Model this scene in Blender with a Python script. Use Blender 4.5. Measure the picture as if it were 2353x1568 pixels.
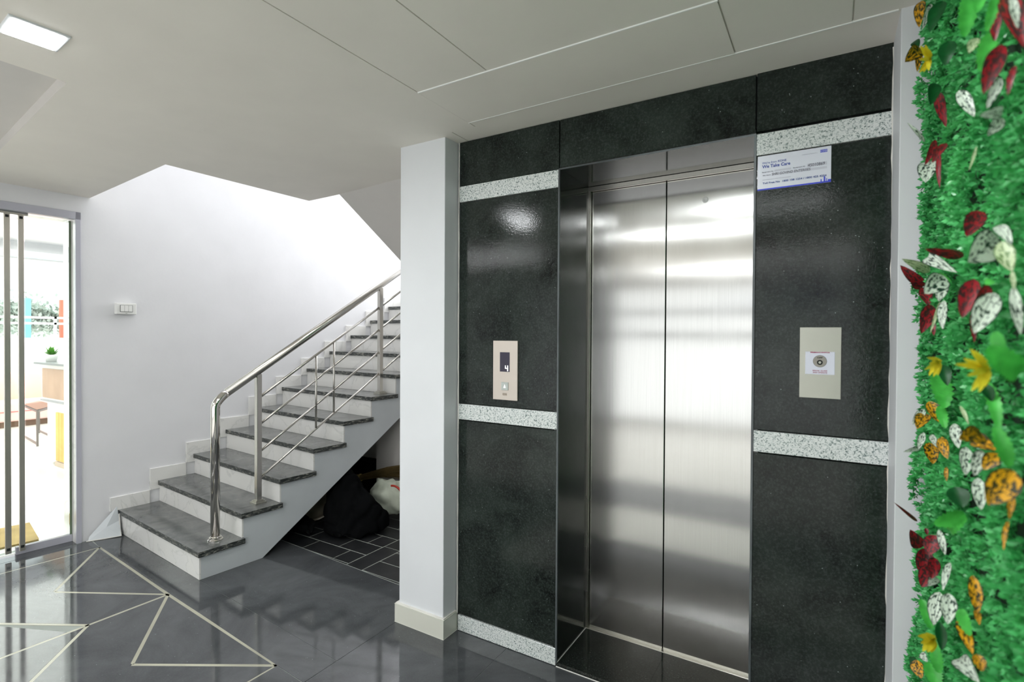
import bpy, bmesh, math, random
import numpy as np
from mathutils import Vector, Matrix
D = bpy.data; SC = bpy.context.scene; COL = SC.collection
for o in list(D.objects): D.objects.remove(o)
R = math.radians; PI = math.pi
rnd = random.Random(7)

# ------------------------------------------------------------------ camera
FPX = 1202.78; YAW = -0.544475; PITCH = -0.0112274; ROLL = 0.005738; EYE = Vector((0, 0, 1.45))
_f = Vector((math.sin(YAW)*math.cos(PITCH), math.cos(YAW)*math.cos(PITCH), math.sin(PITCH)))
_r = Vector((math.cos(YAW), -math.sin(YAW), 0)); _u = _r.cross(_f)
CR = _r*math.cos(ROLL)+_u*math.sin(ROLL); CU = _u*math.cos(ROLL)-_r*math.sin(ROLL); CF = _f
cam = D.cameras.new('camera'); co = D.objects.new('camera', cam); COL.objects.link(co); SC.camera = co
cam.sensor_fit = 'HORIZONTAL'; cam.sensor_width = 36; cam.lens = FPX/2353*36
cam.clip_start = 0.02; cam.clip_end = 200
M3 = Matrix((CR, CU, -CF)).transposed().to_4x4(); M3.translation = EYE; co.matrix_world = M3
cam.dof.use_dof = True; cam.dof.focus_distance = 2.6; cam.dof.aperture_fstop = 3.4

# ------------------------------------------------------------------ world, exposure, lights
SC.view_settings.view_transform = 'Standard'; SC.view_settings.look = 'None'
SC.view_settings.gamma = 1; SC.view_settings.exposure = 0.0; SC.view_settings.use_curve_mapping = False
W = D.worlds.new('world'); SC.world = W; W.use_nodes = True
W.node_tree.nodes['Background'].inputs[0].default_value = (.93, .97, 1, 1)
W.node_tree.nodes['Background'].inputs[1].default_value = 3.0

def area(loc, size, power, rot=(0, 0, 0), col=(1, 1, 1), sy=None, spread=None):
    l = D.lights.new('area_light', 'AREA'); l.energy = power; l.color = col
    l.shape = 'RECTANGLE'; l.size = size; l.size_y = sy or size
    if spread: l.spread = spread
    o = D.objects.new('area_light', l); COL.objects.link(o); o.location = loc; o.rotation_euler = rot
    return o
area((-2.10, .50, 2.36), .12, 9, (0, 0, 0), (.95, .98, 1))
area((-.45, .78, 2.36), .12, 6, (0, 0, 0), (.95, .98, 1))
for tx0, tx1, ty, tp in ((-1.52, .0, .12, 7), (-4.3, -2.7, -.9, 34), (-1.8, 1.6, -2.6, 46)):      # ceiling tube lights behind the camera, the second an added unseen fill strip
    area(((tx0+tx1)/2, ty, 2.345), tx1-tx0, tp, (0, 0, 0), (.97, .99, 1), .03)
area((-1.4, -3.67, 1.16), 6.0, 44, (R(90), 0, 0), (.95, .98, 1), 2.1)    # broad unseen fill added over the back wall to brighten the ceiling
area((-3.5, 5.3, 2.9), 1.4, 72, (R(90), 0, R(180)), (1, 1, 1), 1.6)     # landing window
area((-3.6, 3.2, 4.4), 1.0, 22, (0, 0, 0), (1, 1, 1), 2.0)              # stairwell lamp
area((-8.4, 1.9, 2.98), 7.0, 430, (0, 0, 0), (1, .99, .96), 6.2)         # bright room beyond the glass door

# ------------------------------------------------------------------ materials
def lin(c): return tuple((x/12.92 if x <= .04045 else ((x+.055)/1.055)**2.4) for x in [y/255 for y in c])+(1,)
def nmat(name):
    m = D.materials.new(name); m.use_nodes = True; nt = m.node_tree
    return m, nt, nt.nodes['Principled BSDF']
def N(nt, t, **k):
    n = nt.nodes.new(t)
    for a, b in k.items():
        if a[0] == '_': n.inputs[a[1:]].default_value = b
        else: setattr(n, a, b)
    return n
def ramp(nt, fac, stops, interp='LINEAR'):
    r = N(nt, 'ShaderNodeValToRGB'); r.color_ramp.interpolation = interp; e = r.color_ramp.elements
    while len(e) < len(stops): e.new(.5)
    for i, (p, c) in enumerate(stops): e[i].position = p; e[i].color = c
    nt.links.new(fac, r.inputs[0]); return r.outputs[0]
def g4(v): return (v, v, v, 1)
def mixc(nt, fac, a, b, blend='MIX'):
    m = N(nt, 'ShaderNodeMix', data_type='RGBA', blend_type=blend)
    for s, x in ((0, fac), (6, a), (7, b)):
        if hasattr(x, 'links'): nt.links.new(x, m.inputs[s])
        else: m.inputs[s].default_value = x
    return m.outputs[2]
def coords(nt, kind='Object', scale=(1, 1, 1), rot=(0, 0, 0)):
    t = N(nt, 'ShaderNodeTexCoord'); mp = N(nt, 'ShaderNodeMapping'); mp.inputs['Scale'].default_value = scale; mp.inputs['Rotation'].default_value = rot
    nt.links.new(t.outputs[kind], mp.inputs[0]); return mp.outputs[0]
def noise(nt, vec, scale, detail=4, rough=.5, dist=0):
    n = N(nt, 'ShaderNodeTexNoise', _Scale=scale, _Detail=detail, _Roughness=rough, _Distortion=dist)
    nt.links.new(vec, n.inputs['Vector']); return n.outputs['Fac']
def bump(nt, p, h, strength=.1, dist=.01):
    b = N(nt, 'ShaderNodeBump', _Strength=strength, _Distance=dist); nt.links.new(h, b.inputs['Height']); nt.links.new(b.outputs[0], p.inputs['Normal'])
def plain(name, col, rough=.5, metal=0, spec=.5, nz=0.04, emis=None, es=0, bumpv=0, bs=60):
    m, nt, p = nmat(name); c = lin(col)
    v = coords(nt)
    if nz:
        f = noise(nt, v, 3.5, 5)
        d = tuple(x*(1-nz*2) for x in c[:3])+(1,); l = tuple(min(1, x*(1+nz*2)) for x in c[:3])+(1,)
        nt.links.new(ramp(nt, f, [(.3, d), (.7, l)]), p.inputs['Base Color'])
    else: p.inputs['Base Color'].default_value = c
    p.inputs['Roughness'].default_value = rough; p.inputs['Metallic'].default_value = metal
    p.inputs['Specular IOR Level'].default_value = spec
    if bumpv: bump(nt, p, noise(nt, v, bs, 6), bumpv, .004)
    if emis: p.inputs['Emission Color'].default_value = lin(emis); p.inputs['Emission Strength'].default_value = es
    return m
MT = {}
MT['wall'] = plain('white_wall_paint', (228, 228, 230), .55, nz=.012, bumpv=.12, bs=35)
MT['pillar'] = plain('pillar_paint', (226, 228, 231), .5, nz=.012, bumpv=.1, bs=30)
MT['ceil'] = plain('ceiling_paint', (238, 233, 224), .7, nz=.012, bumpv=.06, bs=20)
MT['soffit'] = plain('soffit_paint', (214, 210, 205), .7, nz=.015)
MT['stringer'] = plain('stringer_paint', (206, 211, 214), .45, nz=.03, bumpv=.1, bs=25)
MT['plaster'] = plain('rough_plaster', (224, 222, 216), .8, nz=.06, bumpv=.6, bs=80)
MT['dark'] = plain('dark_gap', (22, 24, 24), .7)
MT['grout'] = plain('light_grout', (150, 156, 150), .7)
MT['inlay'] = plain('beige_inlay', (176, 174, 156), .25, nz=.08)
MT['base_tile'] = plain('cream_pillar_tile', (214, 214, 203), .18, nz=.02)
MT['white_floor'] = plain('white_vitrified_floor', (232, 230, 224), .12, nz=.02)
MT['doorframe'] = plain('lavender_grey_aluminium', (186, 186, 196), .35, nz=.02)
MT['plastic'] = plain('white_plastic', (238, 238, 234), .3, nz=0)
MT['greyline'] = plain('grey_plastic', (95, 97, 95), .4, nz=0)
MT['led'] = plain('led_diffuser', (255, 255, 255), .5, nz=0, emis=(248, 252, 255), es=30)
MT['ledrim'] = plain('led_rim', (225, 228, 230), .4, nz=0)
MT['tube'] = plain('tube_light', (255, 255, 255), .5, nz=0, emis=(248, 252, 255), es=14)

def granite_black(name, base=(30, 35, 33), lite=(58, 66, 62), rough=.09, speck=True, mott=6.0, bmp=.02, spec=.5):
    m, nt, p = nmat(name); v = coords(nt)
    a = noise(nt, v, mott, 8, .65, .6); b = noise(nt, v, 140, 3, .6)
    c = ramp(nt, a, [(.32, lin(base)), (.72, lin(lite))])
    c2 = mixc(nt, ramp(nt, b, [(.45, g4(0)), (.75, g4(.3))]), c, lin((88, 98, 94)))
    p.inputs['Specular IOR Level'].default_value = spec
    if speck:
        vo = N(nt, 'ShaderNodeTexVoronoi', _Scale=55); nt.links.new(v, vo.inputs['Vector'])
        s = ramp(nt, vo.outputs['Distance'], [(.05, g4(1)), (.11, g4(0))])
        sel = noise(nt, v, 24, 2); s2 = ramp(nt, sel, [(.56, g4(0)), (.62, g4(.75))])
        mm = N(nt, 'ShaderNodeMath', operation='MULTIPLY'); nt.links.new(s, mm.inputs[0]); nt.links.new(s2, mm.inputs[1])
        c2 = mixc(nt, mm.outputs[0], c2, lin((165, 178, 176)))
    nt.links.new(c2, p.inputs['Base Color'])
    nt.links.new(ramp(nt, noise(nt, v, 9, 5), [(.3, g4(rough*.7)), (.7, g4(rough*1.5))]), p.inputs['Roughness'])
    bump(nt, p, b, bmp, .002)
    return m
MT['granite'] = granite_black('black_polished_granite', (14, 18, 16), (48, 56, 51), .075, mott=4.5, bmp=.12, spec=.25)
MT['granite_edge'] = plain('granite_edge', (88, 94, 96), .35, nz=.25)
MT['granite_reveal'] = granite_black('black_reveal_granite', (16, 19, 18), (30, 33, 31), .10, False)
MT['floor'] = granite_black('dark_grey_floor_granite', (60, 62, 65), (92, 94, 97), .06, True, 2.2, .015)
MT['tread'] = granite_black('stair_tread_granite', (84, 86, 86), (124, 126, 124), .16, False, 7)
MT['nosing'] = None
def nosing():
    m, nt, p = nmat('chipped_nosing'); v = coords(nt)
    a = noise(nt, coords(nt, scale=(1, 1, 4)), 26, 8, .7, .5)
    nt.links.new(ramp(nt, a, [(.42, lin((36, 40, 40))), (.54, lin((74, 78, 76))), (.62, lin((160, 158, 148)))]), p.inputs['Base Color'])
    p.inputs['Roughness'].default_value = .35; bump(nt, p, a, .4, .004); return m
MT['nosing'] = nosing()
def darktile():
    m, nt, p = nmat('dark_under_stair_tile'); v = coords(nt)
    nt.links.new(ramp(nt, noise(nt, v, 8, 7, .65, .5), [(.35, lin((22, 25, 26))), (.66, lin((44, 44, 46))), (.85, lin((96, 94, 90)))]), p.inputs['Base Color'])
    p.inputs['Roughness'].default_value = .4; return m
MT['darktile'] = darktile()
def whitegranite():
    m, nt, p = nmat('speckled_white_granite'); v = coords(nt)
    n1 = noise(nt, v, 165, 3, .65, .8); n2 = noise(nt, v, 300, 2, .5)
    c = ramp(nt, n1, [(.36, lin((92, 108, 106))), (.43, lin((178, 188, 186))), (.5, lin((222, 226, 224))), (.75, lin((236, 238, 236)))])
    c = mixc(nt, ramp(nt, n2, [(.66, g4(0)), (.72, g4(.7))]), c, lin((80, 92, 92)))
    nt.links.new(c, p.inputs['Base Color']); p.inputs['Roughness'].default_value = .2; return m
MT['wgranite'] = whitegranite()
def marble():
    m, nt, p = nmat('white_marble'); v = coords(nt, scale=(1, 1, .7), rot=(0, .5, .3))
    n1 = noise(nt, v, 2.6, 9, .55, 1.6)
    c = ramp(nt, n1, [(0, lin((233, 232, 228))), (.48, lin((231, 230, 226))), (.5, lin((216, 216, 212))), (.515, lin((230, 229, 226))), (1, lin((238, 237, 234)))])
    nt.links.new(c, p.inputs['Base Color']); p.inputs['Roughness'].default_value = .22; return m
MT['marble'] = marble()
def steel(name, col, rough, aniso, tangent=(1, 0, 0), streak=True, sc=(90, 90, .6)):
    m, nt, p = nmat(name); v = coords(nt, scale=sc)
    p.inputs['Metallic'].default_value = 1
    f = noise(nt, v, 6, 4); sm = noise(nt, coords(nt, scale=(1.6, 1, .7)), 1.6, 3, .5, 0)
    c = mixc(nt, .18, ramp(nt, f, [(.3, lin(tuple(x*.95 for x in col))), (.7, lin(col))]), ramp(nt, sm, [(.35, g4(.5)), (.65, g4(.75))]))
    nt.links.new(c, p.inputs['Base Color'])
    nt.links.new(ramp(nt, sm, [(.35, g4(rough*.85)), (.7, g4(rough*1.2))]), p.inputs['Roughness'])
    p.inputs['Anisotropic'].default_value = aniso
    if aniso:
        cx = N(nt, 'ShaderNodeCombineXYZ'); cx.inputs[0].default_value, cx.inputs[1].default_value, cx.inputs[2].default_value = tangent
        nt.links.new(cx.outputs[0], p.inputs['Tangent'])
    return m
MT['door_steel'] = steel('brushed_door_steel', (198, 198, 194), .17, .98, (1, 0, 0))
MT['frame_steel'] = steel('frame_steel', (200, 198, 186), .3, .0)
MT['rail_steel'] = steel('satin_rail_steel', (208, 204, 196), .2, 0, sc=(40, 40, 40))
MT['chrome'] = steel('polished_newel_steel', (222, 218, 212), .09, 0, sc=(20, 20, 2))
MT['bar_steel'] = steel('pull_bar_steel', (232, 222, 212), .36, 0, sc=(20, 20, 1))
MT['plate'] = plain('satin_plate', (196, 192, 184), .35, .55, nz=.02)
MT['plate2'] = plain('satin_plate_olive', (166, 166, 156), .35, .8, nz=.03)

def glassmat():
    m, nt, p = nmat('clear_glass'); out = nt.nodes['Material Output']
    tr = N(nt, 'ShaderNodeBsdfTransparent'); tr.inputs[0].default_value = (.94, .985, .965, 1)
    gl = N(nt, 'ShaderNodeBsdfGlossy', _Roughness=.02); fr = N(nt, 'ShaderNodeFresnel', _IOR=1.45)
    mx = N(nt, 'ShaderNodeMixShader'); nt.links.new(fr.outputs[0], mx.inputs[0]); nt.links.new(tr.outputs[0], mx.inputs[1]); nt.links.new(gl.outputs[0], mx.inputs[2])
    nt.links.new(mx.outputs[0], out.inputs[0]); return m
MT['glass'] = glassmat()
MT['glass_edge'] = plain('green_glass_edge', (96, 112, 90), .25, nz=.15)

# ------------------------------------------------------------------ mesh helpers
def tag(o, label=None, cat=None, group=None, kind=None):
    if label: o['label'] = label
    if cat: o['category'] = cat
    if group: o['group'] = group
    if kind: o['kind'] = kind
    return o
def origin_of(p):
    t = Vector((0, 0, 0))
    while p is not None: t += p.location; p = p.parent
    return t
def obj(name, verts, faces, mats, parent=None, org=None, smooth=False, midx=None, kind=None, bev=0, bseg=2, rec=True):
    """verts in world metres; linked as ONE mesh object whose origin is org (or the parent's origin)"""
    base = origin_of(parent)
    loc = (Vector(org) - base) if org is not None else Vector((0, 0, 0))
    off = base + loc
    me = D.meshes.new(name); me.from_pydata([tuple(Vector(v)-off) for v in verts], [], faces)
    if not isinstance(mats, (list, tuple)): mats = [mats]
    for m in mats: me.materials.append(m)
    if midx: me.polygons.foreach_set('material_index', midx)
    bm = bmesh.new(); bm.from_mesh(me)
    if bev: bmesh.ops.bevel(bm, geom=bm.edges[:], offset=bev, segments=bseg, profile=.5, affect='EDGES', clamp_overlap=True)
    if rec: bmesh.ops.recalc_face_normals(bm, faces=bm.faces[:])
    bm.to_mesh(me); bm.free()
    if smooth: me.polygons.foreach_set('use_smooth', [True]*len(me.polygons))
    o = D.objects.new(name, me); COL.objects.link(o); o.location = loc
    if parent: o.parent = parent
    if kind: o['kind'] = kind
    return o
def empty(name, loc, label=None, cat=None, group=None, kind=None):
    o = D.objects.new(name, None); COL.objects.link(o); o.location = loc; o.empty_display_size = .1
    return tag(o, label, cat, group, kind)
BF = [(0, 1, 2, 3), (7, 6, 5, 4), (0, 4, 5, 1), (1, 5, 6, 2), (2, 6, 7, 3), (3, 7, 4, 0)]
def boxv(x0, x1, y0, y1, z0, z1):
    return [(x0, y0, z0), (x1, y0, z0), (x1, y1, z0), (x0, y1, z0), (x0, y0, z1), (x1, y0, z1), (x1, y1, z1), (x0, y1, z1)]
def box(name, x0, x1, y0, y1, z0, z1, m, parent=None, bev=0, **k):
    return obj(name, boxv(x0, x1, y0, y1, z0, z1), BF, m, parent, bev=bev, **k)
class MB:
    def __init__(s): s.v = []; s.f = []; s.m = []
    def add(s, v, f, mi=0):
        b = len(s.v); s.v += [tuple(x) for x in v]; s.f += [tuple(i+b for i in q) for q in f]; s.m += [mi]*len(f); return s
    def box(s, *a, mi=0): return s.add(boxv(*a), BF, mi)
    def prism(s, poly, d, mi=0):
        n = len(poly); d = Vector(d); v = [Vector(p) for p in poly]+[Vector(p)+d for p in poly]
        f = [tuple(range(n)), tuple(range(2*n-1, n-1, -1))]+[(i, (i+1) % n, (i+1) % n+n, i+n) for i in range(n)]
        return s.add(v, f, mi)
    def tube(s, pts, r, n=12, mi=0, cap=True):
        pts = [Vector(p) for p in pts]; rs = r if isinstance(r, (list, tuple)) else [r]*len(pts); vs = []; fs = []
        t0 = (pts[1]-pts[0]).normalized(); a = t0.orthogonal().normalized()
        for i, p in enumerate(pts):
            if i == 0: t = t0
            elif i == len(pts)-1: t = (pts[i]-pts[i-1]).normalized()
            else: t = ((pts[i]-pts[i-1]).normalized()+(pts[i+1]-pts[i]).normalized()).normalized()
            a = (a-t*a.dot(t)).normalized(); b = t.cross(a)
            vs += [p+(a*math.cos(2*PI*k/n)+b*math.sin(2*PI*k/n))*rs[i] for k in range(n)]
        for i in range(len(pts)-1):
            for k in range(n): fs.append((i*n+k, i*n+(k+1) % n, (i+1)*n+(k+1) % n, (i+1)*n+k))
        if cap: fs += [tuple(range(n-1, -1, -1)), tuple(range((len(pts)-1)*n, len(pts)*n))]
        return s.add(vs, fs, mi)
    def bar(s, a, b, wx, wy, mi=0):
        """square bar from a to b; wx along stair direction, wy across"""
        a = Vector(a); b = Vector(b); t = (b-a).normalized()
        h = Vector((0, 0, 1)) if abs(t.z) < .95 else SU
        x = (h-t*h.dot(t)).normalized()*wx/2; y = t.cross(x).normalized()*wy/2
        v = [a-x-y, a+x-y, a+x+y, a-x+y, b-x-y, b+x-y, b+x+y, b-x+y]
        return s.add(v, BF, mi)
    def lathe(s, c, prof, n=24, mi=0):
        c = Vector(c); vs = []; fs = []
        for r, z in prof: vs += [c+Vector((r*math.cos(2*PI*k/n), r*math.sin(2*PI*k/n), z)) for k in range(n)]
        for i in range(len(prof)-1):
            for k in range(n): fs.append((i*n+k, i*n+(k+1) % n, (i+1)*n+(k+1) % n, (i+1)*n+k))
        fs += [tuple(range(n-1, -1, -1)), tuple(range((len(prof)-1)*n, len(prof)*n))]
        return s.add(vs, fs, mi)
    def build(s, name, m, parent=None, **k):
        if isinstance(m, (list, tuple)): k['midx'] = s.m
        return obj(name, s.v, s.f, m, parent, **k)
def text(name, body, x0, z0, h, y, m, parent, width=None, shear=0, depth=.0006, bold=0):
    """flat lettering on a plane facing the camera side (-Y), left-bottom at x0,z0"""
    c = D.curves.new(name, 'FONT'); c.body = body; c.size = h*1.38; c.extrude = depth/2; c.shear = shear; c.offset = bold
    c.resolution_u = 3
    t = D.objects.new(name, c); COL.objects.link(t)
    dg = bpy.context.evaluated_depsgraph_get(); me = D.meshes.new_from_object(t.evaluated_get(dg)); D.objects.remove(t); D.curves.remove(c)
    xs = [v.co.x for v in me.vertices]; sx = (width/(max(xs)-min(xs))) if width else 1; mn = min(xs)
    b = origin_of(parent)
    for v in me.vertices: v.co = Vector((x0+(v.co.x-mn)*sx, y-v.co.z, z0+v.co.y))-b
    me.materials.clear(); me.materials.append(m)
    o = D.objects.new(name, me); COL.objects.link(o); o.parent = parent; return o
# stair frame: s along the flight, v towards the left wall
GA = R(4.6); SO = Vector((-3.148, 1.674, 0)); SU = Vector((math.sin(GA), math.cos(GA), 0)); SV = Vector((-math.cos(GA), math.sin(GA), 0))
def st(s, v, z): return SO+SU*s+SV*v+Vector((0, 0, z))
def stbox(s0, s1, v0, v1, z0, z1):
    return [st(s0, v0, z0), st(s0, v1, z0), st(s1, v1, z0), st(s1, v0, z0), st(s0, v0, z1), st(s0, v1, z1), st(s1, v1, z1), st(s1, v0, z1)]
def sbox(name, s0, s1, v0, v1, z0, z1, m, parent=None, **k): return obj(name, stbox(s0, s1, v0, v1, z0, z1), BF, m, parent, **k)
def struct(o): o['kind'] = 'structure'; return o
H = 2.385; EY = 2.053; DY = 2.39; WV = 1.24

# ================================================================== FLOOR
fl = struct(box('floor', -4.62, 2.6, -3.7, 3.7, -.12, -.0018, MT['grout']))
slab = []
# straight joints of the lobby slabs, clipped polygon by polygon
def clip(poly, p, n):
    out = []; p = Vector(p); n = Vector(n)
    for i in range(len(poly)):
        a = Vector(poly[i]); b = Vector(poly[(i+1) % len(poly)]); da = (a-p).dot(n); db = (b-p).dot(n)
        if da >= 0: out.append(a)
        if (da > 0) != (db > 0) and abs(da-db) > 1e-12: out.append(a+(b-a)*(da/(da-db)))
    return out
def shrink(poly, d, opn=()):
    q = [Vector(p) for p in poly]; n = len(q)
    ar = sum(q[i].x*q[(i+1) % n].y-q[(i+1) % n].x*q[i].y for i in range(n))
    if ar < 0: q.reverse()
    out = q[:]
    for i in range(n):
        a = q[i]; b = q[(i+1) % n]; t = b-a
        if t.length < 1e-6: continue
        t.normalize(); nn = Vector((-t.y, t.x)); dd = .0001 if any(((a-p_).length < 1e-5 and (b-q_).length < 1e-5) or ((a-q_).length < 1e-5 and (b-p_).length < 1e-5) for p_, q_ in opn) else d; out = clip(out, a+nn*dd, nn)
    return out
OPN = []
def ntile(poly, m, parent, gap=.0012, name='floor_slab', z=0.0, th=.006):
    q = shrink([Vector(p[:2]) for p in poly], gap, OPN)
    if len(q) < 3: return
    cl = [q[i] for i in range(len(q)) if (q[i]-q[i-1]).length > 1e-4]
    if len(cl) < 3: return
    b = MB(); b.prism([(p.x, p.y, z-th) for p in cl], (0, 0, th)); return b.build(name, m, parent)
V1 = Vector((-4.202, 1.573)); V2 = Vector((-3.121, 1.486)); V3 = Vector((-2.047, 1.415)); V4 = Vector((-2.59, 1.087)); V5 = Vector((-3.126, 1.122)); V6 = Vector((-3.686, 1.167))
IW = .0085
lines = [(V1, V2), (V2, V3), (V3, V4), (V2, V4), (V2, V5), (V2, V6+(V6-V2)*.0), (V1, V6), (V1, Vector((-4.236, 1.05))), (V5, Vector((-3.68, .80))), (V5, Vector((-3.14, .76))), (V5, Vector((-2.70, .79))), (V3, Vector((-2.06, 1.22)))]
# wedge shaped stone pieces of the star inlay, drawn between the beige strips
E1 = Vector((-4.24, .55)); E2 = Vector((-4.24, .55))
k0 = Vector((-4.24, 1.05)); k1 = Vector((-3.68, .80)); k2 = Vector((-3.14, .55)); k3 = Vector((-2.55, .55)); k4 = Vector((-2.06, .55)); k5 = Vector((-4.24, .55))
pieces = [(V1, V6, V2), (V2, V5, V4), (V2, V4, V3), (V6, V5, V2), (V1, k0, V6), (V6, k0, k1, V5), (V5, k1, k5, k2), (V5, k2, k3), (V5, k3, V4), (V4, k3, k4, V3)]
assert len(pieces) == 10
OPN += [(V6, V5), (V5, V4), (V6, k0), (k0, k1), (k1, k5), (V4, k3)]
for q in pieces: ntile(q, MT['floor'], fl, IW)
ntile([(-4.24, .55), (-3.68, .80), k0], MT['floor'], fl, IW)
for a, b in [(V1, V2), (V2, V3), (V3, V4), (V2, V4), (V2, V5), (V2, V6), (V1, V6), (V1, k0), (V5, k1), (V5, k2), (V5, k3), (V3, k4), (V6, k0), (V6, V5)] :
    if (a, b) in ((V6, k0), (V6, V5)): continue
    t = (b-a).normalized(); n = Vector((-t.y, t.x))*(IW-.0006)
    bb = MB(); bb.prism([(*(a+n), -.006), (*(a-n), -.006), (*(b-n), -.006), (*(b+n), -.006)], (0, 0, .0058)); bb.build('inlay_strip', MT['inlay'], fl)
# border slabs outside the star
yA = lambda x: 1.668-.0735*(x+3.137)          # joint that runs from the stair corner to the right
yI = lambda x: 1.573-.0735*(x+4.202)          # outer edge of the inlay
ntile([(-4.45, yI(-4.45)+.02), V1, V2, V3, (-1.852, yI(-1.852)), (-1.852, yA(-1.852)), (-3.137, yA(-3.137)), (-4.345, yA(-4.345)), (-4.40, 1.70)], MT['floor'], fl)
ntile([(-4.53, 1.13), k0, V1, (-4.45, yI(-4.45)+.02), (-4.42, 1.60), (-4.50, 1.30)][:0] or [(-4.424, 1.05), k0, V1, (-4.38, 1.59)], MT['floor'], fl)
ntile([(-4.60, .5), (-4.46, .5), (-4.424, 1.05), (-4.38, 1.59), (-4.50, 1.60), (-4.58, 1.2)][0:5], MT['floor'], fl)
ntile([V3, k4, (-1.852, .55), (-1.852, yI(-1.852))], MT['floor'], fl)
ntile([(-4.24, .55), k5, k0, (-4.424, 1.05), (-4.46, .55)], MT['floor'], fl)
edge = lambda x: 2.295-.0465*(x+3.232)         # far edge of the polished slabs, rough dark tiles beyond
ntile([(-4.42, yA(-4.42)), (-3.137, yA(-3.137)), (-1.852, yA(-1.852)), (-1.852, edge(-1.852)), (-4.42, edge(-4.42))], MT['floor'], fl)
for x0, x1 in ((-1.852, -1.26), (-1.26, -.66), (-.66, -.06), (-.06, .40)):
    ntile([(x0, 1.22), (x1, 1.22), (x1, 2.25), (x0, 2.25)], MT['floor'], fl)
# pale floor of the lobby nearer the camera, with one dark band across it
for i in range(8):
    x0 = -4.6+i*.9
    ntile([(x0, -1.2), (x0+.9, -1.2), (x0+.9, -.30), (x0, -.30)], MT['white_floor'], fl)
    ntile([(x0, -.30), (x0+.9, -.30), (x0+.9, .52), (x0, .52)], MT['floor'], fl)
    ntile([(x0, -3.7), (x0+.9, -3.7), (x0+.9, -1.2), (x0, -1.2)], MT['white_floor'], fl)
for x0 in (-1.852, -1.252, -.652, -.052, .548): ntile([(x0, .52), (x0+.6, .52), (x0+.6, 1.22), (x0, 1.22)], MT['white_floor'], fl)
# rough dark tiles under the stairs
box('tile_grout', -4.4, -1.86, 2.31, 3.42, -.0019, -.0016, plain('pale_grout', (168, 174, 166), .8), fl)
def dt(x0, x1, y0, y1):
    q = [Vector((x0, y0)), Vector((x1, y0)), Vector((x1, y1)), Vector((x0, y1))]
    n = Vector((.0465, 1)); q = clip(q, (-3.232, 2.299), n)
    if len(q) > 2: ntile(q, MT['darktile'], fl, .003, 'under_stair_tile', -.0004, .004)
yy = 2.14
k = 0
while yy < 3.6:
    for x0 in np.arange(-4.4, -2.60, .31): dt(x0+(.12 if k % 2 else 0), min(x0+.31+(.12 if k % 2 else 0), -2.585), yy, yy+.146)
    dt(-2.44, -2.13, yy-.02, yy+.126); dt(-2.13, -1.62, yy-.02, yy+.126)
    yy += .148; k += 1
for a in (2.1, 2.6, 3.1): dt(-2.583, -2.442, a, a+.5)

# ================================================================== CEILING
ce = empty('ceiling', (-2, 0, H), kind='structure')
TH = .14
slabs = MB()
def slabpoly(p): slabs.prism([(x, y, H+.006) for x, y in p], (0, 0, TH))
trayY = lambda x: .818-.104*(x+2.449)
slabpoly([(-2.449, trayY(-2.449)), (-4.2, trayY(-4.2)), (-4.62, trayY(-4.62)), (-4.52, 1.16), (-4.45, 1.60), (-3.154, 1.492), (-2.449, 1.434)])
slabpoly([(-2.449, -3.7), (-2.449, 1.434), (-3.154, 1.492), (-3.135, 2.413), (-2.811, 2.403), (-2.204, 2.345), (-1.50, 2.28), (2.6, 2.28), (2.6, -3.7)])
slabpoly([(-4.7, -3.7), (-4.7, trayY(-4.62)), (-4.2, trayY(-4.2)), (-4.2, -3.7)])
slabpoly([(-4.2, -3.7), (-4.2, -3.2), (-2.449, -3.2), (-2.449, -3.7)])
slabs.build('ceiling_slab', MT['ceil'], ce)
def cp(p, z=H, m='ceil'):
    b = MB(); b.prism([(x, y, z) for x, y in p], (0, 0, .0065+H-z)); return b.build('ceiling_panel', MT[m], ce)
g = .0022
cp([(-2.449, trayY(-2.449)), (-4.2, trayY(-4.2)), (-4.62, trayY(-4.62)), (-4.52, 1.16), (-4.45, 1.60), (-3.154, 1.492), (-3.135, 2.413), (-2.811, 2.403), (-2.204, 2.345), (-1.50, 2.28), (-1.50, 1.93), (-1.367-g, 1.93), (-1.367-g, -3.7), (-2.449, -3.7)])
cp([(-1.367+g, -3.7), (-1.045-g, -3.7), (-1.045-g, 1.545-g), (-1.367+g, 1.545-g)])
cp([(-1.045+g, -3.7), (-.274-g, -3.7), (-.274-g, 1.545-g), (-1.045+g, 1.545-g)])
cp([(-1.367+g, 1.545+g*.3), (-.274-g, 1.545+g*.3), (-.274-g, 1.862), (-1.367+g, 1.876)], H-.0025)
cp([(-.274+g, -3.7), (.05-g, -3.7), (.05-g, 1.858), (-.274+g, 1.862)], H-.001)
cp([(.05+g, -3.7), (2.6, -3.7), (2.6, 1.85), (.05+g, 1.857)])
cp([(-1.50+g, 1.93), (-1.50+g, 2.28), (2.6, 2.28), (2.6, 1.853), (.05, 1.86), (-.274, 1.865), (-1.367, 1.879), (-1.367, 1.93)], H+.001)
b = MB()
for (x0, y0), (x1, y1) in (((-1.367, 1.877), (-.274, 1.8635)), ((-.274, 1.8635), (.16, 1.852)), ((-1.367, 1.546), (-.274, 1.546))):
    b.prism([(x0, y0-.0022, H-.0035), (x1, y1-.0022, H-.0035), (x1, y1+.0022, H-.0035), (x0, y0+.0022, H-.0035)], (0, 0, .006))
b.build('joint_bead', plain('joint_putty', (252, 252, 250), .7, nz=0), ce)
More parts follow.
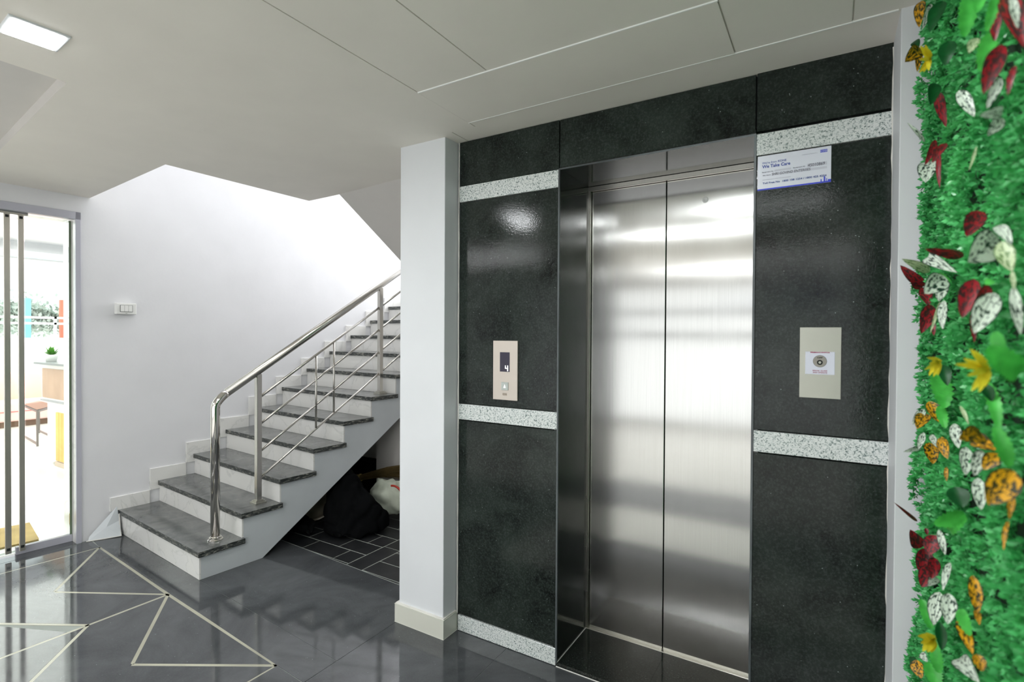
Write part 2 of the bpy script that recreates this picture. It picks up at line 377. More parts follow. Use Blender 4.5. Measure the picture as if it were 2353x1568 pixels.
# raised tray at the left
tr = MB(); T0 = H+.052
tr.prism([(-2.449, trayY(-2.449)-.001, H+.0006), (-4.2, trayY(-4.2)-.001, H+.0006), (-4.2, trayY(-4.2)+.02, H+.0006), (-2.449, trayY(-2.449)+.02, H+.0006)], (0, 0, .16))
tr.prism([(-2.450, trayY(-2.449), H+.0006), (-2.450, -3.2, H+.0006), (-2.43, -3.2, H+.0006), (-2.43, trayY(-2.449), H+.0006)], (0, 0, .16))
tr.box(-4.22, -4.2, -3.2, .9, H, H+.16); tr.box(-4.2, -2.449, -3.22, -3.2, H, H+.16)
tr.prism([(-2.43, trayY(-2.449)+.02, H+.048), (-2.43, -3.22, H+.10), (-4.22, -3.22, H+.048), (-4.22, trayY(-4.2)+.02, H+.048)], (0, 0, .03))
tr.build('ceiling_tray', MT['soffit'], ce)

# ================================================================== WALLS
# left wall with the glass door opening, in the stair frame (plane v = WV)
wl = MB()
DS0, DS1, DZ = -1.75, -.232, 2.272   # door opening
wl.add(stbox(DS1, 4.35, WV, WV+.26, -.1, 4.7), BF)
wl.add(stbox(-5.6, DS0, WV, WV+.26, -.1, 3.1), BF)
wl.add(stbox(DS0, DS1, WV, WV+.26, DZ, 3.1), BF)
struct(wl.build('wall_left', MT['wall']))
struct(sbox('trim_1', -.2600, DS1+.001, WV+.1055, WV+.262, -.0, 2.23, MT['marble']))
# far wall of the stairwell and under-stair walls
b = MB(); b.box(-4.6, -3.9, 5.55, 5.7, 0, 4.7); b.box(-3.1, -1.5, 5.55, 5.7, 0, 4.7); b.box(-3.9, -3.1, 5.55, 5.7, 0, 2.5); b.box(-3.9, -3.1, 5.55, 5.7, 3.9, 4.7)
struct(b.build('wall_far', MT['wall']))
b = MB(); b.box(-4.30, -2.95, 3.42, 3.5, -.02, .92); b.box(-2.95, -1.84, 3.42, 3.5, -.02, 1.7); b.box(-3.38, -2.97, 3.30, 3.42, -.02, .84)
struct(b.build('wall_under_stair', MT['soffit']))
b = MB(); b.box(-1.83, -1.70, 2.115, 5.55, -.02, 4.7)
struct(b.build('wall_stairwell', MT['wall']))
b = MB(); b.box(-4.6, -1.5, 1.3, 5.7, 4.6, 4.7); b.box(-4.7, -1.7, 1.36, 1.42, H+.15, 4.7)
struct(b.build('ceiling_stairwell', MT['wall']))
# lift wall core behind the granite, with the recess left open
b = MB(); gy = EY+.018
b.box(-1.80, -1.03, gy+.002, 2.60, -.1, 2.55); b.box(-.21, .40, gy+.002, 2.60, -.1, 2.55); b.box(-1.03, -.21, gy+.002, 2.60, 2.198, 2.55); b.box(-1.03, -.21, 2.46, 2.6, -.1, 2.2)
struct(b.build('wall_front', MT['dark']))
wf = D.objects['wall_front']
def gp(x0, x1, z0, z1, m='granite', y=EY, name='granite_panel', bev=.0015, g=.0022):
    return box(name, x0+g, x1-g, y, gy+.002, z0+g, z1-g, MT[m], wf, bev=bev, bseg=1)
LX0, LX1, RX0, RX1 = -1.546, -1.008, -.230, .170
gp(LX0, LX1, 2.170, 2.386); gp(LX1, RX0, 2.176, 2.386); gp(RX0, RX1, 2.178, 2.40)
for x0, x1 in ((LX0, LX1), (RX0, RX1)):
    gp(x0, x1, 2.092, 2.172, 'wgranite', EY-.003, 'speckled_band'); gp(x0, x1, 1.115, 2.092); gp(x0, x1, 1.036, 1.116, 'wgranite', EY-.003, 'speckled_band')
    gp(x0, x1, .080, 1.036)
gp(LX0, LX1, 0, .080, 'wgranite', EY-.004, 'speckled_skirting'); gp(RX0, RX1, 0, .080, 'wgranite', EY-.004, 'speckled_skirting')
# reveals and lining of the lift opening
box('reveal_panel', LX1-.018, LX1, EY+.001, DY+.01, .014, 2.176, MT['granite_reveal'], wf, bev=.0015, bseg=1)
box('reveal_panel', RX0, RX0+.018, EY+.001, DY+.01, .014, 2.176, MT['granite_reveal'], wf, bev=.0015, bseg=1)
box('soffit_panel', LX1, RX0, EY+.001, DY-.001, 2.172, 2.19, MT['granite_reveal'], wf, bev=.0015, bseg=1)
for x, nm in ((LX1-.004, 'edge'), (RX0-.006, 'edge')): box('granite_edge', x, x+.008, EY-.0035, EY+.004, .015, 2.172, MT['granite_edge'], wf, bev=.001, bseg=1)
box('granite_edge', LX1, RX0, EY-.002, EY+.004, 2.168, 2.174, MT['granite_edge'], wf)
# white pillar, left of the lift wall
b = MB(); b.prism([(-1.845, 1.960, 0), (-1.563, 1.960, 0), (-1.549, 2.30, 0), (-1.845, 2.30, 0)], (0, 0, H+.002))
struct(b.build('wall_pillar', MT['pillar'], bev=.003))
pl_ = D.objects['wall_pillar']
b = MB(); b.prism([(-1.862, 1.945, 0), (-1.549, 1.945, 0), (-1.549, 2.055, 0), (-1.5635, 2.055, 0), (-1.5635, 1.9605, 0), (-1.846, 1.9605, 0), (-1.846, 2.30, 0), (-1.862, 2.30, 0)], (0, 0, .092))
struct(b.build('baseboard_pillar', MT['base_tile'], bev=.001, bseg=1))
b = MB(); b.prism([(-1.858, 1.950, .092), (-1.552, 1.950, .092), (-1.552, 2.05, .092), (-1.563, 2.05, .092), (-1.563, 1.960, .092), (-1.845, 1.960, .092), (-1.845, 2.28, .092), (-1.858, 2.28, .092)], (0, 0, .005))
struct(b.build('trim_2', MT['plaster']))
# caulk line between pillar and granite
pts = [(-1.548+rnd.uniform(-.0012, .0012), EY-.001, .085+i*.0575) for i in range(41)]
b = MB(); b.tube(pts, [rnd.uniform(.002, .0042) for _ in pts], 6); struct(b.build('trim_3', MT['plaster']))
# right column beside the granite, behind the foliage
box('wall_column', .166, .60, 1.852, 2.60, -.05, H+.02, MT['pillar'], bev=.002); struct(D.objects['wall_column'])
pts = [(RX1-.002+rnd.uniform(-.002, .002), EY-.002, .02+i*.05) for i in range(48)]
b = MB(); b.tube(pts, [rnd.uniform(.002, .005) for _ in pts], 6); struct(b.build('trim_4', MT['plaster']))
# right wall that carries the green panel, and the room behind the camera
struct(box('wall_right', .27, .40, -.9, 1.86, -.05, H+.02, MT['wall']))
struct(box('wall_side', 2.5, 2.6, -3.7, -.9, -.05, H+.02, MT['wall']))
struct(box('wall_return', .40, 2.6, -.9, -.8, -.05, H+.02, MT['wall']))
struct(box('wall_back', -4.9, 2.6, -3.8, -3.7, -.05, H+.1, MT['wall']))
for i, (z0, z1) in enumerate(((1.80, 1.86), (1.44, 1.50))): struct(box('trim_%d' % (i+9), -4.9, 2.6, -3.62, -3.60, z0, z1, MT['greyline']))  # unseen bars added to mirror as dark bands in the lift doors
bb = box('blue_panel', -.62, .14, -3.70, -3.68, 1.78, 2.12, plain('blue_board', (24, 52, 120), .4), D.objects['wall_back'])

# ================================================================== LIFT
lift = empty('lift_door', (-.63, DY+.02, 0), 'two-leaf brushed steel lift door set in the black granite wall', 'lift door')
def leaf(x0, x1, y):
    b = MB(); b.box(x0, x1, y, y+.03, .012, 2.178); o = b.build('door_leaf', MT['door_steel'], lift, bev=.002); return o
leaf(LX1+.012, -.6375, DY+.004); leaf(-.6345, RX0+.03, DY+.004)
b = MB(); b.box(LX1-.002, LX1+.010, DY-.014, DY+.035, .014, 2.172); b.box(RX0-.006, RX0+.004, DY-.014, DY+.035, .014, 2.172)
b.build('door_jamb', MT['frame_steel'], lift, bev=.001, bseg=1)
box('door_header', LX1-.002, RX0+.01, DY-.016, DY-.002, 2.150, 2.171, MT['frame_steel'], lift, bev=.001, bseg=1)
box('sill_track', LX1, RX0, DY-.016, DY+.03, -.005, .0165, MT['frame_steel'], lift, bev=.001, bseg=1)
b = MB(); cyl = []
prof = [(.013, 0), (.013, .002), (.0115, .0035), (.006, .0035), (.006, .001)]
n = 24; c0 = Vector((-.468, DY+.004, 2.045)); vs = []; fs = []
for r, h in prof: vs += [c0+Vector((r*math.cos(2*PI*k/n), -h, r*math.sin(2*PI*k/n))) for k in range(n)]
for i in range(len(prof)-1):
    for k in range(n): fs.append((i*n+k, i*n+(k+1) % n, (i+1)*n+(k+1) % n, (i+1)*n+k))
fs.append(tuple(range((len(prof)-1)*n, len(prof)*n)))
obj('key_hole', vs, fs, MT['plastic'], lift, smooth=True)
# granite threshold in front of the doors
b = MB(); b.prism([(LX1+.001, EY-.003, 0), (LX1+.001, EY-.003, .009), (LX1+.001, EY+.004, .0145), (LX1+.001, DY-.016, .0145), (LX1+.001, DY-.016, 0)], ((RX0-LX1)/2-.002, 0, 0))
th = struct(b.build('trim_5', MT['granite_reveal']))
b = MB(); b.prism([((LX1+RX0)/2, EY-.003, 0), ((LX1+RX0)/2, EY-.003, .009), ((LX1+RX0)/2, EY+.004, .0145), ((LX1+RX0)/2, DY-.016, .0145), ((LX1+RX0)/2, DY-.016, 0)], ((RX0-LX1)/2-.002, 0, 0))
struct(b.build('trim_6', MT['granite_reveal']))
b = MB(); b.tube([(LX1+.002, EY-.005, .002), (RX0-.003, EY-.005, .002)], .0022, 6); b.tube([(LX1+.002, EY, .015), (LX1+.002, DY-.018, .015)], .002, 6); struct(b.build('trim_7', MT['plaster']))

# call panel
cpn = empty('lift_call_panel', (-1.275, EY, 1.15), 'narrow satin steel call panel with floor display on the granite left of the lift', 'call panel')
box('plate', -1.341, -1.209, EY-.008, EY+.001, 1.150, 1.424, plain('champagne_plate', (208, 198, 188), .38, .35, nz=.01), cpn, bev=.0015)
box('display', -1.303, -1.250, EY-.0092, EY-.007, 1.281, 1.371, plain('display_glass', (62, 58, 74), .12, nz=0), cpn, bev=.0015)
led = plain('white_digit', (255, 255, 255), .5, nz=0, emis=(255, 255, 255), es=1.2)
b = MB(); yd = EY-.0098
b.box(-1.2745, -1.2705, yd, yd+.0008, 1.298, 1.310); b.box(-1.2625, -1.2575, yd, yd+.0008, 1.284, 1.310); b.box(-1.2745, -1.2575, yd, yd+.0008, 1.295, 1.299)
b.build('digit', led, cpn)
box('call_button', -1.294, -1.256, EY-.0115, EY-.007, 1.196, 1.233, plain('button_grey', (190, 196, 192), .35, nz=0), cpn, bev=.0015)
b = MB(); b.prism([(-1.281, EY-.0119, 1.207), (-1.269, EY-.0119, 1.207), (-1.275, EY-.0119, 1.223)], (0, .0008, 0)); b.build('up_arrow', led, cpn)
b = MB(); b.box(-1.287, -1.264, EY-.0086, EY-.0078, 1.181, 1.1825); b.box(-1.287, -1.264, EY-.0086, EY-.0078, 1.1715, 1.173)
for i in range(4): b.box(-1.287+i*.006, -1.283+i*.006, EY-.0086, EY-.0078, 1.1745, 1.1795)
b.build('emblem', plain('emblem_brown', (128, 112, 92), .5, nz=0), cpn)
# fireman switch
fsw = empty('fireman_switch', (-.025, EY, 1.24), 'wide satin steel fireman switch plate with white window on the right granite panel', 'switch')
box('plate', -.0855, .0355, EY-.007, EY+.001, 1.2425, 1.4825, MT['plate2'], fsw, bev=.001)
box('window', -.0685, .0175, EY-.0082, EY-.006, 1.323, 1.400, plain('white_window', (222, 224, 238), .25, nz=0), fsw, bev=.0008, bseg=1)
def disc(name, cx, cz, r, y, d, m, par, n=28):
    vs = [(cx+r*math.cos(2*PI*k/n), y, cz+r*math.sin(2*PI*k/n)) for k in range(n)]+[(cx+r*.94*math.cos(2*PI*k/n), y-d, cz+r*.94*math.sin(2*PI*k/n)) for k in range(n)]
    fs = [(k, (k+1) % n, (k+1) % n+n, k+n) for k in range(n)]+[tuple(range(n, 2*n))]
    return obj(name, vs, fs, m, par)
disc('switch_dial', -.0255, 1.368, .0205, EY-.008, .003, plain('dial_steel', (140, 136, 128), .35, .5, nz=0), fsw)
disc('lock', -.0255, 1.364, .0085, EY-.0108, .002, MT['dark'], fsw)
disc('lock_core', -.0255, 1.364, .0042, EY-.0126, .001, MT['plate2'], fsw)
red = plain('red_print', (170, 40, 84), .5, nz=0)
text('lettering', "FIREMAN'S SWITCH", -.0535, 1.3955, .0042, EY-.0087, red, fsw, .056, bold=.0002)
text('lettering', 'OFF', -.0335, 1.3775, .005, EY-.0112, MT['dark'], fsw, .016, bold=.0002)
text('lettering', 'BREAK GLASS', -.046, 1.334, .0045, EY-.0087, red, fsw, .042)
text('lettering', 'AND OPERATE', -.046, 1.3275, .0045, EY-.0087, red, fsw, .042)
# service notice
sg = empty('service_notice', (-.11, EY, 1.966), 'small white and blue service notice stuck on the granite right of the lift', 'sign')
SY = EY-.0035
box('board', -.2235, .0, SY, EY-.0002, 1.968, 2.089, plain('notice_white', (226, 229, 240), .3, nz=0), sg)
blue = plain('print_blue', (38, 72, 168), .5, nz=0); navy = plain('print_navy', (46, 78, 150), .5, nz=0); gry = plain('print_grey', (120, 124, 140), .5, nz=0); lg = plain('print_band', (208, 210, 222), .5, nz=0); ink = plain('pen_ink', (62, 64, 80), .6, nz=0); vb = plain('band_blue', (62, 76, 214), .5, nz=0)
yt = SY-.0006
box('blue_band', -.2235, .0, SY-.0008, SY, 1.968, 1.973, vb, sg)
b = MB()
for x0, x1, z1 in ((-.030, -.027, 1.981), (-.021, -.0165, 1.989), (-.0135, -.0115, 1.982), (-.009, -.0, 1.978)): b.box(x0, x1, SY-.0008, SY, 1.972, z1)
b.build('skyline_print', vb, sg)
b = MB()
for i in range(4): b.box(-.0315+i*.0052, -.0270+i*.0052, SY-.0008, SY, 2.0705, 2.0795)
b.build('emblem', vb, sg)
for i, chh in enumerate('KONE'): text('lettering', chh, -.0305+i*.0052, 2.0725, .005, SY-.0012, MT['plastic'], sg, .0028)
b = MB(); b.box(-.170, -.118, SY-.0004, SY, 2.0285, 2.0350); b.box(-.070, -.012, SY-.0004, SY, 2.0280, 2.0390); b.box(-.178, -.012, SY-.0004, SY, 2.0155, 2.0230)
b.build('form_band', lg, sg)
text('lettering', "We're from KONE", -.209, 2.0600, .0072, yt, blue, sg, .076)
text('lettering', 'We Take Care', -.209, 2.0455, .0112, yt, blue, sg, .088, bold=.0003)
text('lettering', 'Dedicated to People Flow', -.085, 2.071, .003, yt, lg, sg, .046)
text('lettering', 'Equipment No', -.209, 2.0295, .0035, yt, gry, sg, .036, bold=.0001)
text('lettering', 'Equipment ID', -.112, 2.0307, .0035, yt, gry, sg, .036, bold=.0001)
text('lettering', '45010869', -.068, 2.0288, .0102, yt, ink, sg, .050, shear=.1)
text('lettering', 'Site Name', -.207, 2.0180, .0035, yt, gry, sg, .026, bold=.0001)
text('lettering', 'SHRI GOVIND ENTERISES', -.178, 2.0165, .0086, yt, ink, sg, .118, shear=.1)
text('lettering', 'KONE Elevator India Private Limited', -.207, 2.0025, .003, yt, lg, sg, .088)
text('lettering', 'Toll Free No  1800 108 1254 / 1800 425 4254', -.207, 1.9892, .0062, yt, navy, sg, .194, bold=.0002)

# ================================================================== STAIRCASE
ZT = lambda n: .012+.1585*n
NT = 11
stc = empty('staircase', (-3.148, 1.674, 0), 'straight white flight of stairs with dark granite treads and marble risers along the left wall', 'staircase')
prof = [(0, 0), (.377, 0)]
sN = .25*NT
prof += [(.377+(3.0-.377), (3.0-.377)*.653), (3.0, ZT(NT)+.12), (sN, ZT(NT)+.12), (sN, ZT(NT)-.03)]
for n in range(NT, 0, -1):
    prof.append((.25*(n-1)+.002, ZT(n)-.03))
    if n > 1: prof.append((.25*(n-1)+.002, ZT(n-1)-.03))
b = MB(); b.prism([st(s, .0, z) for s, z in prof], SV*(WV-.002)); b.build('stair_body', MT['stringer'], stc)
for n in range(1, NT+1):
    s0 = .25*(n-1)
    b = MB(); b.add(stbox(s0-.019, s0+.255 if n < NT else s0+.26, -.022, WV-.004, ZT(n)-.032, ZT(n)), BF)
    b.m = [0, 0, 1, 0, 0, 1]
    # faces: bottom, top, v-side..., assign the chipped nosing to front and open side
    o = obj('tread', b.v, b.f, [MT['tread'], MT['nosing']], stc, midx=[0, 0, 1, 0, 0, 1])
    z0 = ZT(n-1) if n > 1 else 0
    sbox('riser', s0-.006, s0+.004, -.001, WV-.004, z0+.001, ZT(n)-.033, MT['marble'], stc)
    # stepped marble skirting tile on the wall
    sbox('skirting_tile', s0-.07, s0+.178, WV-.012, WV+.001, ZT(n)-(.02 if n > 1 else -.0), ZT(n)+.098, MT['marble'], stc, bev=.001, bseg=1)
    if n > 1: sbox('skirting_tile', s0-.07, s0-.002, WV-.0125, WV+.001, ZT(n-1)+.098, ZT(n), MT['marble'], stc)
# short skirting by the door and the loose curved plaster
b = MB(); v0 = [st(-.19, WV-.010, .03), st(-.03, WV-.012, .20), st(-.02, WV-.03, .10), st(-.03, WV-.09, .004), st(-.12, WV-.055, .004), st(-.20, WV-.02, .004), st(-.10, WV-.035, .075)]
b.add(v0, [(0, 6, 1), (1, 6, 2), (2, 6, 3), (3, 6, 4), (4, 6, 5), (5, 6, 0)]); b.build('plaster_fillet', MT['stringer'], stc, rec=False)
b = MB(); b.tube([st(-.21, WV-.02, .004), st(-.12, WV-.058, .004), st(-.03, WV-.095, .006), st(-.022, WV-.05, .05), st(-.022, WV-.03, .15)], .004, 6); b.build('plaster_crack', MT['plaster'], stc)
# upper flight soffit and landing
b = MB()
b.prism([(-2.811, 2.403, H), (-2.204, 2.345, H), (-1.832, 2.31, H), (-1.832, 3.42, H-.634*1.06), (-2.811, 3.42, H-.634*1.017)], (0, 0, .30))
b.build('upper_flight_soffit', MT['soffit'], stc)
b = MB(); b.box(-2.811, -1.832, 3.40, 5.55, 1.72, 1.88); b.add(stbox(3.0, 3.9, -.15, WV-.004, 1.76, ZT(NT)+.12), BF); b.build('landing', MT['stringer'], stc)

# railing
rl = empty('stair_railing', tuple(st(.13, .11, ZT(1))), 'tubular satin steel railing with sloping rods on the open side of the stairs', 'railing')
V = .105
def rp(s, z, v=V): return st(s, v, z)
hs = .634
zc = lambda s: 1.198+(s-.393)*hs        # handrail centre line
b = MB(); pts = [rp(.133, ZT(1)+.02), rp(.133, .985)]
Ra = .075
for i in range(1, 8):
    t = i/8; p0 = Vector((.133, .985)); p1 = Vector((.133, zc(.133)-.006)); p2 = Vector((.20, zc(.20)))
    q = p0*(1-t)**2+p1*2*t*(1-t)+p2*t*t; pts.append(rp(q.x, q.y))
pts += [rp(.20, zc(.20)), rp(2.9, zc(2.9))]
b.tube(pts[:10], .0265, 20); b.build('newel_post', MT['chrome'], rl, smooth=True)
b = MB(); b.tube([pts[9], pts[-1]], .0262, 20); b.build('handrail', MT['rail_steel'], rl, smooth=True)
b = MB(); b.lathe(rp(.133, ZT(1)), [(.044, 0), (.044, .006), (.040, .011), (.036, .012), (.036, .018), (.031, .022), (.029, .026)], 28); b.build('post_base', MT['chrome'], rl, smooth=False)
for s, zt in ((.405, ZT(2)), (1.425, ZT(6)), (2.46, ZT(10))):
    b = MB(); b.bar(rp(s, zt+.02), rp(s, zc(s)-.022), .034, .034); b.build('post', MT['rail_steel'], rl, bev=.002)
    b = MB(); c = rp(s, zt)
    for r, z0, z1 in ((.038, 0, .010), (.030, .010, .018), (.024, .018, .024)): b.add(stbox(s-r, s+r, V-r, V+r, zt+z0, zt+z1), BF)
    b.build('post_base', MT['frame_steel'], rl)
for o_ in (1.03, .850, .668, .492):
    z_ = lambda s: o_+(s-.415)*.640
    segs = [(.422, 1.41), (1.44, 2.45)] if o_ in (1.03, .492) else [(.422, .828), (.842, .978), (.992, 1.41), (1.44, 2.45)]
    for a, c in segs:
        b = MB(); b.tube([rp(a, z_(a)), rp(c, z_(c))], .0082 if o_ != 1.03 else .0095, 10); b.build('rod', MT['rail_steel'], rl, smooth=True)
for s in (.835, .985):
    b = MB(); b.tube([rp(s, .492+(s-.415)*.64), rp(s, 1.03+(s-.415)*.64)], .0075, 10); b.build('baluster', MT['rail_steel'], rl, smooth=True)

# light switch on the left wall
sw = empty('light_switch', tuple(st(.02, WV, 1.58)), 'white surface-mounted switch box with three rockers on the wall above the stairs', 'switch')
sbox('back_box', -.038, .086, WV-.038, WV+.001, 1.585, 1.665, MT['plastic'], sw, bev=.004)
sbox('switch_frame', -.016, .062, WV-.0405, WV-.036, 1.601, 1.650, MT['greyline'], sw, bev=.001, bseg=1)
for i in range(3): sbox('rocker', -.0135+i*.0243, .0095+i*.0243, WV-.0445, WV-.037, 1.6035, 1.6475, MT['plastic'], sw, bev=.0015)
sbox('socket_mark', .018, .028, WV-.0385, WV-.037, 1.5905, 1.5925, MT['greyline'], sw)

# ================================================================== GLASS DOOR
dr = empty('door_1', tuple(st(-.5, WV+.1, 0)), kind='structure')
b = MB()
b.add(stbox(-.260, DS1, WV-.012, WV+.006, .0, DZ), BF); b.add(stbox(DS0, DS1, WV-.012, WV+.03, 2.222, DZ), BF); b.add(stbox(DS0, DS0+.03, WV-.012, WV+.105, 0, DZ), BF)
b.build('door_frame', MT['doorframe'], dr, bev=.001, bseg=1)
sbox('door_head', DS0+.03, -.262, WV+.03, WV+.24, 2.232, DZ, MT['marble'], dr)
sbox('door_reveal', -.2595, DS1+.001, WV+.006, WV+.105, .0, 2.232, MT['marble'], dr)
sbox('glass_edge', -.2715, -.2600, WV+.088, WV+.104, .04, 2.222, MT['glass_edge'], dr)
sbox('glass_pane', -.497, -.2717, WV+.094, WV+.103, .045, 2.225, MT['glass'], dr)
sbox('glass_pane', -1.715, -.503, WV+.094, WV+.103, .012, 2.225, MT['glass'], dr)
sbox('bottom_rail', -.55, -.2605, WV+.078, WV+.112, .0, .048, MT['doorframe'], dr, bev=.002)
sbox('patch_fitting', -.72, -.492, WV+.035, WV+.09, 2.205, 2.232, MT['chrome'], dr, bev=.002)
for a, c in ((-.608, -.578), (-.540, -.512)):
    h = sbox('pull_bar', a, c, WV+.038, WV+.054, .03, 2.222, MT['bar_steel'], dr, bev=.002)
    for z in (.06, 2.19): sbox('bar_bolt', (a+c)/2-.008, (a+c)/2+.008, WV+.034, WV+.092, z-.008, z+.008, MT['dark'], h)

# ---- room beyond the glass door
fl2 = struct(box('floor_beyond', -13.5, -4.62, -1.5, 6.5, -.12, -.001, MT['white_floor']))
struct(box('ceiling_beyond', -12.6, -4.75, -1.5, 6.5, 3.05, 3.15, MT['wall']))
b = MB(); b.box(-12.4, -12.2, -1.5, 6.5, 0, 1.35); b.box(-12.4, -12.2, -1.5, 6.5, 2.75, 3.1)
struct(b.build('wall_beyond', MT['wall']))
struct(box('trim_8', -12.1, -11.9, -1.5, 6.5, 2.76, 2.86, MT['doorframe']))
struct(box('wall_beyond_side', -12.6, -4.8, 5.2, 5.3, 0, 3.1, MT['wall']))
struct(box('wall_beyond_return', -12.6, -4.8, -1.5, -1.4, 0, 3.1, MT['wall']))
railp = plain('white_rail_paint', (245, 245, 245), .4)
rr = empty('balcony_railing', (-12.7, 3.8, 1.2), 'white metal balcony railing seen through the glass door', 'railing')
for z in (1.62, 1.73): box('rail', -12.72, -12.68, -1.4, 6.4, z-.02, z+.02, railp, rr)
for y in (.6, 1.8, 3.0, 4.05, 5.2): box('rail_post', -12.72, -12.68, y-.02, y+.02, -.12, 1.75, railp, rr)
# shrubs beyond the railing
def bush(n, c, size, seed, mat, name, label, group=None):
    g_ = np.random.default_rng(seed); p = g_.normal(0, .38, (n, 3))*np.array(size)+np.array(c)
    p[:, 2] = np.maximum(p[:, 2], c[2]-size[2]*.9)
    a = g_.normal(0, 1, (n, 3)); a /= np.linalg.norm(a, axis=1)[:, None]; b_ = np.cross(a, g_.normal(0, 1, (n, 3))); b_ /= np.linalg.norm(b_, axis=1)[:, None]
    L = .11; w = .035
    v = np.stack([p, p+a*L*.5+b_*w, p+a*L, p+a*L*.5-b_*w], 1).reshape(-1, 3)
    v = v-np.array([c[0], c[1], 0])
    me = D.meshes.new(name); me.from_pydata(v.tolist(), [], [(4*i, 4*i+1, 4*i+2, 4*i+3) for i in range(n)]); me.materials.append(mat)
    o = D.objects.new(name, me); COL.objects.link(o); o.location = (c[0], c[1], 0); return tag(o, label, 'plant', group)
lfm = plain('far_leaf', (196, 206, 196), .5, nz=.2)  # leaf colour paled to imitate glare washing out the hedge
pot = None
hd = bush(3000, (-14.2, 3.9, 1.75), (.3, 1.9, .45), 3, lfm, 'hedge', 'grey-green hedge of small leaves behind the balcony railing outside')
for (y0, y1, z0, z1, c, lb) in ((3.62, 3.78, 1.2, 2.10, (140, 205, 220), 'teal post standing outside behind the balcony railing'), (4.22, 4.50, 1.2, 2.10, (245, 130, 105), 'orange red post standing outside behind the balcony railing')):
    o = box('coloured_post', -13.05, -12.97, y0, y1, -.12, z1, plain('post_paint', c, .5), bev=.01); tag(o, lb, 'post')  # post paint lightened to imitate the same glare
struct(box('ground', -30, -13.4, -12, 18, -.3, -.12, MT['white_floor']))

# sofa
def cushion(name, x0, x1, y0, y1, z0, z1, m, par, bv=.03): return box(name, x0, x1, y0, y1, z0, z1, m, par, bev=bv, bseg=3, smooth=True)
pink = plain('pink_fabric', (240, 190, 184), .8, nz=.03, bumpv=.1); peach = plain('peach_fabric', (244, 200, 182), .8, nz=.03)
sf = empty('sofa', (-10.9, 2.2, 0), 'long low pink sofa against the bright window wall beyond the glass door', 'sofa')
cushion('seat', -11.2, -10.6, 1.4, 3.55, .09, .38, pink, sf); cushion('backrest', -11.45, -11.15, 1.4, 3.55, .34, .80, peach, sf)
box('sofa_piping', -10.61, -10.592, 1.42, 3.53, .235, .245, plain('piping', (186, 96, 96), .7), sf)
box('plinth', -11.3, -10.66, 1.45, 3.5, 0, .10, plain('sofa_plinth', (110, 84, 66), .6), sf)
# steel side table
tb = empty('side_table', (-9.0, 2.65, 0), 'open steel frame side table in front of the pink sofa', 'table')
tm = plain('table_steel', (120, 112, 108), .4, .6, nz=0); a0 = Vector((-9.42, 2.66, 0)); a1 = Vector((-8.60, 2.56, 0)); a2 = Vector((-8.95, 2.84, 0)); a3 = Vector((-9.75, 2.92, 0))
b = MB(); q = .014
for a, c in ((a0, a1), (a2, a3)):
    for z in (.03, .445): b.tube([a+Vector((0, 0, z)), c+Vector((0, 0, z))], q, 4)
b.tube([a1+Vector((0, 0, .445)), a2+Vector((0, 0, .445))], q, 4); b.tube([a0+Vector((0, 0, .445)), a3+Vector((0, 0, .445))], q, 4)
b.build('table_frame', tm, tb)
for a in (a0, a1, a2, a3): b = MB(); b.tube([a, a+Vector((0, 0, .46))], q, 4); b.build('leg', tm, tb)
b = MB(); b.prism([a0+Vector((0, 0, .46)), a1+Vector((0, 0, .46)), a2+Vector((0, 0, .46)), a3+Vector((0, 0, .46))], (0, 0, .008)); b.build('table_top', MT['glass'], tb)
# reception counter
ct = empty('reception_counter', (-6.3, 2.5, 0), 'white reception counter with brown front panel beyond the glass door', 'counter')
wl_ = plain('counter_white', (238, 236, 232), .4)
box('counter_body', -7.43, -4.95, 2.30, 2.75, .05, .72, wl_, ct); box('counter_upper', -7.49, -4.95, 2.27, 2.80, .70, 1.10, wl_, ct)
box('counter_top', -7.56, -4.95, 2.22, 2.85, 1.10, 1.122, plain('counter_stone', (120, 124, 124), .3), ct)
box('brown_panel', -7.455, -5.0, 2.262, 2.272, .735, 1.055, plain('tan_laminate', (176, 146, 124), .5, nz=.06), ct)
box('edge_strip', -7.49, -4.95, 2.255, 2.275, .695, .715, plain('strip_grey', (150, 152, 156), .4), ct)
wood = plain('pine_slats', (222, 176, 96), .5, nz=.1)
for i in range(9): box('wood_slat', -7.17+i*.085, -7.17+i*.085+.080, 2.287, 2.302, .06, .585, wood, ct, bev=.002, bseg=1)
box('counter_plinth', -7.19, -4.95, 2.285, 2.30, 0, .05, plain('plinth_tan', (200, 182, 164), .5), ct)
# potted plant on the counter
pp = empty('potted_plant', (-7.43, 2.335, 1.122), 'small green plant in a white pot on the reception counter', 'plant')
b = MB(); b.lathe((-7.43, 2.335, 1.122), [(.045, 0), (.06, .07), (.062, .08), (.05, .08), (.05, .07)], 20); b.build('pot', MT['plastic'], pp, smooth=True)
gl_ = plain('plant_leaf', (86, 150, 50), .5, nz=.2); b = MB(); rr_ = random.Random(4)
for i in range(46):
    a = rr_.uniform(0, 2*PI); e = rr_.uniform(.25, 1.35); L = rr_.uniform(.07, .125)
    d = Vector((math.cos(a)*math.cos(e), math.sin(a)*math.cos(e), math.sin(e))); s_ = d.cross(Vector((0, 0, 1))).normalized()*.014
    p = Vector((-7.43, 2.335, 1.195)); b.add([p, p+d*L*.55+s_, p+d*L, p+d*L*.55-s_], [(0, 1, 2, 3)])
b.build('leaves', gl_, pp, rec=False, kind='stuff')
